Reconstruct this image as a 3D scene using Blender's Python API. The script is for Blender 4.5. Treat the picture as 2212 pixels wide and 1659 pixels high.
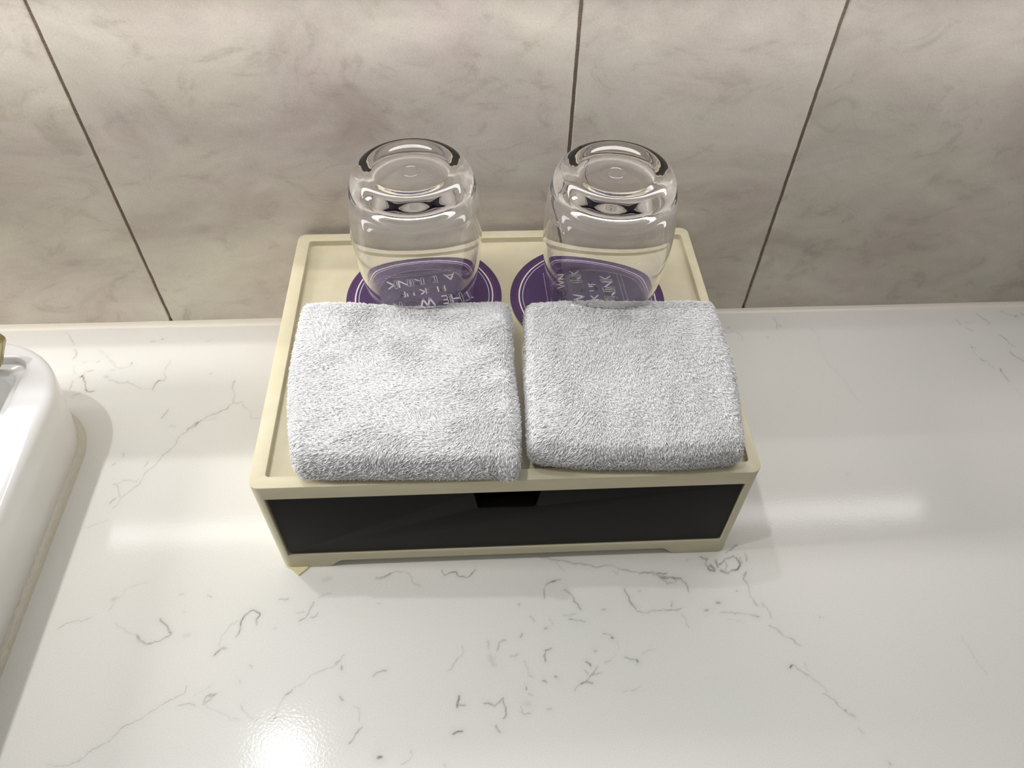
import bpy, bmesh, math, random
import numpy as np
from mathutils import Vector, Matrix, noise

for o in list(bpy.data.objects):
    bpy.data.objects.remove(o)
scene = bpy.context.scene
COL = scene.collection

# ------------------------------------------------------------------ camera, light, exposure
CAM = Vector((-0.00694517, -0.41296073, 0.40870148))
r_ = Vector((0.99866571, -0.04912242, 0.0159307))
u_ = Vector((0.0272289, 0.76300873, 0.64581442))
f_ = Vector((0.04387923, 0.64451894, -0.76332821))
FPX = 1647.75
cam_d = bpy.data.cameras.new('camera')
cam = bpy.data.objects.new('camera', cam_d)
COL.objects.link(cam)
cam.matrix_world = Matrix(((r_.x, u_.x, -f_.x, CAM.x), (r_.y, u_.y, -f_.y, CAM.y), (r_.z, u_.z, -f_.z, CAM.z), (0, 0, 0, 1)))
cam_d.sensor_fit = 'HORIZONTAL'
cam_d.sensor_width = 36.0
cam_d.lens = FPX / 2212 * 36.0
cam_d.clip_start = 0.01
cam_d.clip_end = 50
scene.camera = cam

scene.view_settings.view_transform = 'Standard'
scene.view_settings.look = 'None'
scene.view_settings.gamma = 1
scene.view_settings.use_curve_mapping = False
scene.view_settings.exposure = 0.0
scene.cycles.max_bounces = 24
scene.cycles.transmission_bounces = 24
scene.cycles.glossy_bounces = 12

# world: the rest of a pale bathroom, bright overhead and dim towards the floor
world = bpy.data.worlds.new('bathroom_ambient')
scene.world = world
world.use_nodes = True
wn = world.node_tree
wn.nodes.clear()
wo = wn.nodes.new('ShaderNodeOutputWorld')
wb = wn.nodes.new('ShaderNodeBackground')
tc = wn.nodes.new('ShaderNodeTexCoord')
sx = wn.nodes.new('ShaderNodeSeparateXYZ')
rp = wn.nodes.new('ShaderNodeValToRGB')
rp.color_ramp.elements[0].position = 0.0
rp.color_ramp.elements[0].color = (0.12, 0.115, 0.10, 1)
rp.color_ramp.elements[1].position = 1.0
rp.color_ramp.elements[1].color = (0.80, 0.79, 0.78, 1)
e = rp.color_ramp.elements.new(0.35)
e.color = (0.12, 0.118, 0.11, 1)
e = rp.color_ramp.elements.new(0.75)
e.color = (0.62, 0.61, 0.60, 1)
wn.links.new(tc.outputs['Generated'], sx.inputs[0])
wn.links.new(sx.outputs['Z'], rp.inputs[0])
wn.links.new(rp.outputs[0], wb.inputs[0])
wb.inputs[1].default_value = 0.63
wn.links.new(wb.outputs[0], wo.inputs[0])


def lamp(name, kind, loc, energy, color, **kw):
    d = bpy.data.lights.new(name, kind)
    d.energy = energy
    d.color = color
    for k, v in kw.items():
        setattr(d, k, v)
    o = bpy.data.objects.new(name, d)
    COL.objects.link(o)
    o.location = loc
    return o


# ceiling downlight over the basin, and an added lamp standing in for its mirror reflection
lamp('downlight_and_mirror_image', 'SPOT', (-0.74, -0.42, 2.4), 62.0, (1.0, 0.98, 0.95), shadow_soft_size=0.028, spot_size=math.radians(60), spot_blend=1.0)
lamp('downlight_and_mirror_image', 'SPOT', (-0.70, 0.33, 2.4), 60.0, (0.985, 0.99, 1.0), shadow_soft_size=0.032, spot_size=math.radians(59), spot_blend=1.0)
# light strip under the mirror ledge
strip = lamp('mirror_light_strip', 'AREA', (-0.31, -0.029, 0.2590), 1.22, (1.0, 0.97, 0.985), shape='RECTANGLE', size=1.50, size_y=0.020)
strip.rotation_euler = (math.radians(-30), 0, 0)

# broad lamp beside the mirror, to the left
side = lamp('side_vanity_lamp', 'AREA', (-1.40, -0.20, 0.72), 14.0, (1.0, 0.985, 0.975), shape='RECTANGLE', size=0.16, size_y=0.50)
side.rotation_euler = Vector((1.2, 0.12, -0.50)).to_track_quat('-Z', 'Y').to_euler()


# ------------------------------------------------------------------ helpers
def lin(r, g, b):
    def c(x):
        x /= 255.0
        return x / 12.92 if x <= 0.04045 else ((x + 0.055) / 1.055) ** 2.4
    return (c(r), c(g), c(b), 1)


def new_mat(name, col, rough=0.5, metal=0.0, spec=0.5):
    m = bpy.data.materials.new(name)
    m.use_nodes = True
    b = m.node_tree.nodes['Principled BSDF']
    b.inputs['Base Color'].default_value = col
    b.inputs['Roughness'].default_value = rough
    b.inputs['Metallic'].default_value = metal
    b.inputs['Specular IOR Level'].default_value = spec
    return m


def nd(m, t, **kw):
    n = m.node_tree.nodes.new(t)
    for k, v in kw.items():
        setattr(n, k, v)
    return n


def lk(m, a, b):
    m.node_tree.links.new(a, b)


def bsdf(m):
    return m.node_tree.nodes['Principled BSDF']


def noise_node(m, scale, detail=4, rough=0.55, dist=0.0, vec=None):
    n = nd(m, 'ShaderNodeTexNoise')
    n.inputs['Scale'].default_value = scale
    n.inputs['Detail'].default_value = detail
    n.inputs['Roughness'].default_value = rough
    n.inputs['Distortion'].default_value = dist
    if vec is not None:
        lk(m, vec, n.inputs['Vector'])
    return n


def ramp(m, src, stops):
    r = nd(m, 'ShaderNodeValToRGB')
    els = r.color_ramp.elements
    els[0].position, els[0].color = stops[0]
    els[1].position, els[1].color = stops[-1]
    for p, c in stops[1:-1]:
        x = els.new(p)
        x.color = c
    lk(m, src, r.inputs[0])
    return r


def mix(m, fac, a, b, mode='MIX'):
    n = nd(m, 'ShaderNodeMix', data_type='RGBA', blend_type=mode)
    for i, v in ((0, fac), (6, a), (7, b)):
        if hasattr(v, 'links'):
            lk(m, v, n.inputs[i])
        else:
            n.inputs[i].default_value = v
    return n.outputs[2]


def bump(m, height, strength, dist=0.001):
    b = nd(m, 'ShaderNodeBump')
    b.inputs['Strength'].default_value = strength
    b.inputs['Distance'].default_value = dist
    lk(m, height, b.inputs['Height'])
    lk(m, b.outputs[0], bsdf(m).inputs['Normal'])


def smooth(me, ang=None):
    for p in me.polygons:
        p.use_smooth = True
    if ang is not None:
        me.set_sharp_from_angle(angle=math.radians(ang))


def link_mesh(name, me, mats, parent=None, sm=None):
    o = bpy.data.objects.new(name, me)
    for m in (mats if isinstance(mats, (list, tuple)) else [mats]):
        me.materials.append(m)
    if sm is not None:
        smooth(me, sm)
    COL.objects.link(o)
    if parent:
        o.parent = parent
    return o


def bm_obj(name, bm, mats, parent=None, sm=None):
    me = bpy.data.meshes.new(name)
    bm.normal_update()
    bm.to_mesh(me)
    bm.free()
    return link_mesh(name, me, mats, parent, sm)


def tag(o, label=None, cat=None, group=None, kind=None):
    if label:
        o['label'] = label
    if cat:
        o['category'] = cat
    if group:
        o['group'] = group
    if kind:
        o['kind'] = kind
    return o


def empty(name, loc=(0, 0, 0)):
    o = bpy.data.objects.new(name, None)
    COL.objects.link(o)
    o.location = loc
    o.empty_display_size = 0.02
    return o


def box_bm(x0, x1, y0, y1, z0, z1, bm=None):
    bm = bm or bmesh.new()
    v = [bm.verts.new((x, y, z)) for z in (z0, z1) for (x, y) in ((x0, y0), (x1, y0), (x1, y1), (x0, y1))]
    for f in ((3, 2, 1, 0), (4, 5, 6, 7), (0, 1, 5, 4), (1, 2, 6, 5), (2, 3, 7, 6), (3, 0, 4, 7)):
        bm.faces.new([v[i] for i in f])
    return bm


def rrect(x0, x1, y0, y1, r, n=8):
    pts = []
    for cx, cy, a in ((x1 - r, y1 - r, 0), (x0 + r, y1 - r, 90), (x0 + r, y0 + r, 180), (x1 - r, y0 + r, 270)):
        for i in range(n + 1):
            t = math.radians(a + 90 * i / n)
            pts.append((cx + r * math.cos(t), cy + r * math.sin(t)))
    return pts


def prism(pts, a, b, axis='z', bm=None):
    """closed outline extruded along an axis (z: outline is x,y ; y: outline is x,z)"""
    bm = bm or bmesh.new()

    def P(p, t):
        return (p[0], p[1], t) if axis == 'z' else (p[0], t, p[1])
    lo = [bm.verts.new(P(p, a)) for p in pts]
    hi = [bm.verts.new(P(p, b)) for p in pts]
    n = len(pts)
    bm.faces.new(lo[::-1])
    bm.faces.new(hi)
    for i in range(n):
        j = (i + 1) % n
        bm.faces.new((lo[i], lo[j], hi[j], hi[i]))
    bmesh.ops.recalc_face_normals(bm, faces=bm.faces)
    return bm


def apply_mods(o):
    dg = bpy.context.evaluated_depsgraph_get()
    dg.update()
    me = bpy.data.meshes.new_from_object(o.evaluated_get(dg))
    o.modifiers.clear()
    o.data = me


def cut(o, cutters):
    for c in cutters:
        k = o.modifiers.new('cut', 'BOOLEAN')
        k.operation = 'DIFFERENCE'
        k.solver = 'EXACT'
        k.object = c
    apply_mods(o)
    for c in cutters:
        bpy.data.objects.remove(c)


def bevel(o, w, seg=2, ang=35):
    k = o.modifiers.new('bevel', 'BEVEL')
    k.width = w
    k.segments = seg
    k.limit_method = 'ANGLE'
    k.angle_limit = math.radians(ang)
    k.use_clamp_overlap = True
    k.harden_normals = False
    apply_mods(o)


def on_plane(px, py, z=0.0):
    """where the view ray through a photo pixel meets the height z (surveying aid for veins in the stone)"""
    d = f_ + r_ * ((px - 1106) / FPX) - u_ * ((py - 829.5) / FPX)
    t = (z - CAM.z) / d.z
    p = CAM + d * t
    return p.x, p.y


# ------------------------------------------------------------------ materials
# quartz worktop: veins are stored as a colour attribute of the stone
m_quartz = new_mat('white_veined_quartz', lin(232, 231, 226), 0.10, 0, 0.16)
at = nd(m_quartz, 'ShaderNodeAttribute', attribute_name='vein')
geo = nd(m_quartz, 'ShaderNodeNewGeometry')
n1 = noise_node(m_quartz, 9, 3, 0.5, vec=geo.outputs['Position'])
base = ramp(m_quartz, n1.outputs[0], [(0.3, lin(224, 222, 216)), (0.7, lin(219, 219, 213))])
n2 = noise_node(m_quartz, 1400, 2, 0.5, vec=geo.outputs['Position'])
grain = ramp(m_quartz, n2.outputs[0], [(0.35, (0.94, 0.94, 0.94, 1)), (0.6, (1, 1, 1, 1))])
b2 = mix(m_quartz, 1.0, base.outputs[0], grain.outputs[0], 'MULTIPLY')
vcol = nd(m_quartz, 'ShaderNodeSeparateColor')
lk(m_quartz, at.outputs['Color'], vcol.inputs[0])
n3 = noise_node(m_quartz, 260, 3, 0.6, vec=geo.outputs['Position'])
vb = ramp(m_quartz, n3.outputs[0], [(0.36, (0.55, 0.55, 0.55, 1)), (0.6, (1, 1, 1, 1))])
vm = nd(m_quartz, 'ShaderNodeMath', operation='MULTIPLY')
lk(m_quartz, vcol.outputs[0], vm.inputs[0])
lk(m_quartz, vb.outputs[0], vm.inputs[1])
b3 = mix(m_quartz, vm.outputs[0], b2, lin(84, 80, 80))
lk(m_quartz, b3, bsdf(m_quartz).inputs['Base Color'])
n4 = noise_node(m_quartz, 700, 2, 0.5, vec=geo.outputs['Position'])
bump(m_quartz, n4.outputs[0], 0.07, 0.0004)


def tile_material(name, seed, tone=1.0):
    m = new_mat(name, lin(190, 182, 172), 0.42, 0, 0.45)
    g = nd(m, 'ShaderNodeNewGeometry')
    mp = nd(m, 'ShaderNodeMapping')
    mp.inputs['Location'].default_value = (seed * 1.7, seed * 0.9, seed * 2.3)
    mp.inputs['Rotation'].default_value = (0, math.radians(28), 0)
    mp.inputs['Scale'].default_value = (1.0, 1.0, 1.7)
    lk(m, g.outputs['Position'], mp.inputs['Vector'])
    v = mp.outputs[0]
    a = noise_node(m, 7, 6, 0.58, 0.9, v)
    ca = ramp(m, a.outputs[0], [(0.28, lin(184, 173, 163)), (0.42, lin(203, 195, 185)), (0.6, lin(218, 212, 200)), (0.78, lin(211, 201, 196))])
    b = noise_node(m, 24, 7, 0.66, 1.6, v)
    cb = ramp(m, b.outputs[0], [(0.30, (0.77, 0.75, 0.735, 1)), (0.44, (0.97, 0.965, 0.96, 1)), (0.62, (1.03, 1.03, 1.03, 1))])
    x = mix(m, 0.9, ca.outputs[0], cb.outputs[0], 'MULTIPLY')
    hv = noise_node(m, 12, 3, 0.5, 0.5, v)
    ch = ramp(m, hv.outputs[0], [(0.34, (1.0, 1.015, 0.99, 1)), (0.5, (1, 1, 1, 1)), (0.66, (1.02, 0.985, 1.01, 1))])
    x = mix(m, 1.0, x, ch.outputs[0], 'MULTIPLY')
    x = mix(m, 1.0, x, (tone, tone, tone, 1), 'MULTIPLY')
    # thin pale scratches of the stone pattern
    w = noise_node(m, 16, 5, 0.6, 2.2, v)
    sc = ramp(m, w.outputs[0], [(0.485, (0, 0, 0, 1)), (0.5, (1, 1, 1, 1)), (0.515, (0, 0, 0, 1))])
    wm = noise_node(m, 11, 2, 0.5, 0, v)
    wmr = ramp(m, wm.outputs[0], [(0.5, (0, 0, 0, 1)), (0.66, (0.5, 0.5, 0.5, 1))])
    fm = nd(m, 'ShaderNodeMath', operation='MULTIPLY')
    lk(m, sc.outputs[0], fm.inputs[0])
    lk(m, wmr.outputs[0], fm.inputs[1])
    x = mix(m, fm.outputs[0], x, lin(222, 216, 205))
    # fine speckle
    s = noise_node(m, 900, 2, 0.6, 0, g.outputs['Position'])
    cs = ramp(m, s.outputs[0], [(0.3, (0.93, 0.925, 0.92, 1)), (0.7, (1.04, 1.04, 1.04, 1))])
    x = mix(m, 1.0, x, cs.outputs[0], 'MULTIPLY')
    # small rusty specks
    k = nd(m, 'ShaderNodeTexVoronoi')
    k.inputs['Scale'].default_value = 17
    k.inputs['Randomness'].default_value = 1
    lk(m, v, k.inputs['Vector'])
    kd = ramp(m, k.outputs['Distance'], [(0.012, (1, 1, 1, 1)), (0.03, (0, 0, 0, 1))])
    kn = nd(m, 'ShaderNodeSeparateColor')
    lk(m, k.outputs['Color'], kn.inputs[0])
    kt = nd(m, 'ShaderNodeMath', operation='GREATER_THAN')
    kt.inputs[1].default_value = 0.62
    lk(m, kn.outputs[0], kt.inputs[0])
    km = nd(m, 'ShaderNodeMath', operation='MULTIPLY')
    lk(m, kd.outputs[0], km.inputs[0])
    lk(m, kt.outputs[0], km.inputs[1])
    x = mix(m, km.outputs[0], x, lin(140, 100, 78))
    lk(m, x, bsdf(m).inputs['Base Color'])
    bump(m, s.outputs[0], 0.10, 0.0006)
    return m


m_tile = [tile_material('stone_look_tile', s, t) for s, t in ((1, 1.16), (2.3, 1.12), (4.1, 1.05), (6.2, 0.96))]  # left tiles toned lighter: light from the left put into the colour
m_grout = new_mat('brown_grout', lin(118, 104, 90), 0.9)
gn = noise_node(m_grout, 500, 3, 0.6)
gr = ramp(m_grout, gn.outputs[0], [(0.3, lin(116, 103, 90)), (0.7, lin(152, 139, 124))])
lk(m_grout, gr.outputs[0], bsdf(m_grout).inputs['Base Color'])
m_caulk = new_mat('white_silicone', lin(232, 228, 218), 0.32)
cn = noise_node(m_caulk, 60, 4, 0.6)
cr = ramp(m_caulk, cn.outputs[0], [(0.35, lin(226, 216, 196)), (0.65, lin(238, 235, 228))])
lk(m_caulk, cr.outputs[0], bsdf(m_caulk).inputs['Base Color'])

m_cream = new_mat('cream_resin', lin(214, 206, 178), 0.36, 0, 0.4)
crn = noise_node(m_cream, 18, 4, 0.6)
crr = ramp(m_cream, crn.outputs[0], [(0.35, lin(206, 197, 166)), (0.65, lin(210, 203, 175))])
lk(m_cream, crr.outputs[0], bsdf(m_cream).inputs['Base Color'])
crb = noise_node(m_cream, 700, 2, 0.5)
bump(m_cream, crb.outputs[0], 0.05, 0.0004)
m_black = new_mat('charcoal_drawer', lin(34, 35, 36), 0.48, 0, 0.12)
bn = noise_node(m_black, 40, 5, 0.6, 0.8)
br = ramp(m_black, bn.outputs[0], [(0.3, lin(9, 9, 10)), (0.75, lin(14, 14, 14))])
lk(m_black, br.outputs[0], bsdf(m_black).inputs['Base Color'])
m_void = new_mat('black_interior', lin(14, 14, 14), 0.8, 0, 0.2)
m_pad = new_mat('cream_adhesive_pad', lin(216, 208, 168), 0.45)

m_glass = new_mat('clear_glass', (1, 1, 1, 1), 0.0)
bsdf(m_glass).inputs['Transmission Weight'].default_value = 1.0
bsdf(m_glass).inputs['IOR'].default_value = 1.5
ggn = noise_node(m_glass, 38, 2, 0.4)
bump(m_glass, ggn.outputs[0], 0.004, 0.0010)

m_purple = new_mat('purple_card', lin(70, 44, 88), 0.55)
pn = noise_node(m_purple, 60, 6, 0.7)
pr = ramp(m_purple, pn.outputs[0], [(0.3, lin(62, 38, 80)), (0.7, lin(80, 54, 98))])
lk(m_purple, pr.outputs[0], bsdf(m_purple).inputs['Base Color'])
m_print = new_mat('white_print', lin(226, 222, 224), 0.55)
m_magenta = new_mat('magenta_print', lin(160, 50, 110), 0.55)
m_card = new_mat('card_edge', lin(196, 182, 168), 0.8)

m_terry = new_mat('white_terry', (0.96, 0.96, 0.965, 1), 0.9, 0, 0.15)
bsdf(m_terry).inputs['Sheen Weight'].default_value = 0.15
bsdf(m_terry).inputs['Subsurface Weight'].default_value = 0.6
bsdf(m_terry).inputs['Subsurface Radius'].default_value = (1, 1, 1)
bsdf(m_terry).inputs['Subsurface Scale'].default_value = 0.0008
m_ceramic = new_mat('white_ceramic', lin(232, 232, 231), 0.10, 0, 0.5)
m_foot = new_mat('basin_sealant', lin(206, 202, 188), 0.35)
fn = noise_node(m_foot, 90, 4, 0.6)
fr = ramp(m_foot, fn.outputs[0], [(0.3, lin(176, 164, 140)), (0.6, lin(212, 210, 198))])
lk(m_foot, fr.outputs[0], bsdf(m_foot).inputs['Base Color'])
m_chrome = new_mat('brushed_metal', lin(176, 166, 128), 0.35, 0.9)  # olive tint: reflection of the beige tiles put into the metal colour
m_ledge = new_mat('pale_ledge', lin(190, 186, 178), 0.6)

# ------------------------------------------------------------------ wall of tiles (structure)
WT = 0.268           # tiles are laid up to the underside of the mirror ledge


def build_wall():
    bm = bmesh.new()
    joints = [-0.2336, 0.0531, 0.1976]
    gw = 0.0021
    xs = [-0.80] + joints + [0.80]
    rnd = random.Random(3)
    for i in range(4):
        x0 = xs[i] + (gw / 2 if i else 0)
        x1 = xs[i + 1] - (gw / 2 if i < 3 else 0)
        # slab face subdivided along its height so that the cut edges wander a little
        n = 60
        rows = []
        for k in range(n + 1):
            z = -0.002 + (WT + 0.002) * k / n
            a = x0 + (rnd.uniform(-1, 1) * 0.00014 if i else 0)
            b = x1 + (rnd.uniform(-1, 1) * 0.00014 if i < 3 else 0)
            bv = 0.0007
            rows.append([bm.verts.new(p) for p in ((a, 0.010, z), (a, bv, z), (a + bv, 0, z), (b - bv, 0, z), (b, bv, z), (b, 0.010, z))])
        for k in range(n):
            for j in range(5):
                f = bm.faces.new((rows[k][j], rows[k][j + 1], rows[k + 1][j + 1], rows[k + 1][j]))
                f.material_index = i
                f.smooth = False
    # mortar bed and grout
    b0 = len(bm.faces)
    box_bm(-0.80, 0.80, 0.0016, 0.012, -0.002, WT, bm)
    bm.faces.ensure_lookup_table()
    for f in bm.faces[b0:]:
        f.material_index = 4
    o = bm_obj('wall_back', bm, m_tile + [m_grout])
    tag(o, 'wall of beige grey stone-look tiles behind the worktop', kind='structure')


build_wall()

# silicone bead between wall and worktop
bm = bmesh.new()
rows = []
for k in range(121):
    x = -0.8 + 1.6 * k / 120
    w = 0.0034 + 0.0006 * noise.noise(Vector((x * 9, 3, 0))) + (0.0006 if x < -0.1 else 0)
    ring = []
    for j in range(7):
        t = j / 6
        y = -w * (1 - t)
        z = w * 0.75 * t
        s = math.sin(math.pi * t) * 0.0004
        ring.append(bm.verts.new((x, y - s * 0.6 * (-1), z - s)))
    rows.append(ring)
for k in range(120):
    for j in range(6):
        bm.faces.new((rows[k][j], rows[k + 1][j], rows[k + 1][j + 1], rows[k][j + 1]))
o = bm_obj('trim_1', bm, m_caulk, sm=80)
tag(o, 'cream silicone bead where tiles meet worktop', kind='structure')

# underside ledge of the mirror, above the frame
bm = box_bm(-1.15, 0.60, -0.066, 0.012, 0.2655, 0.300)
o = bm_obj('trim_2', bm, m_ledge)
tag(o, 'mirror ledge above the tiles', kind='structure')

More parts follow.
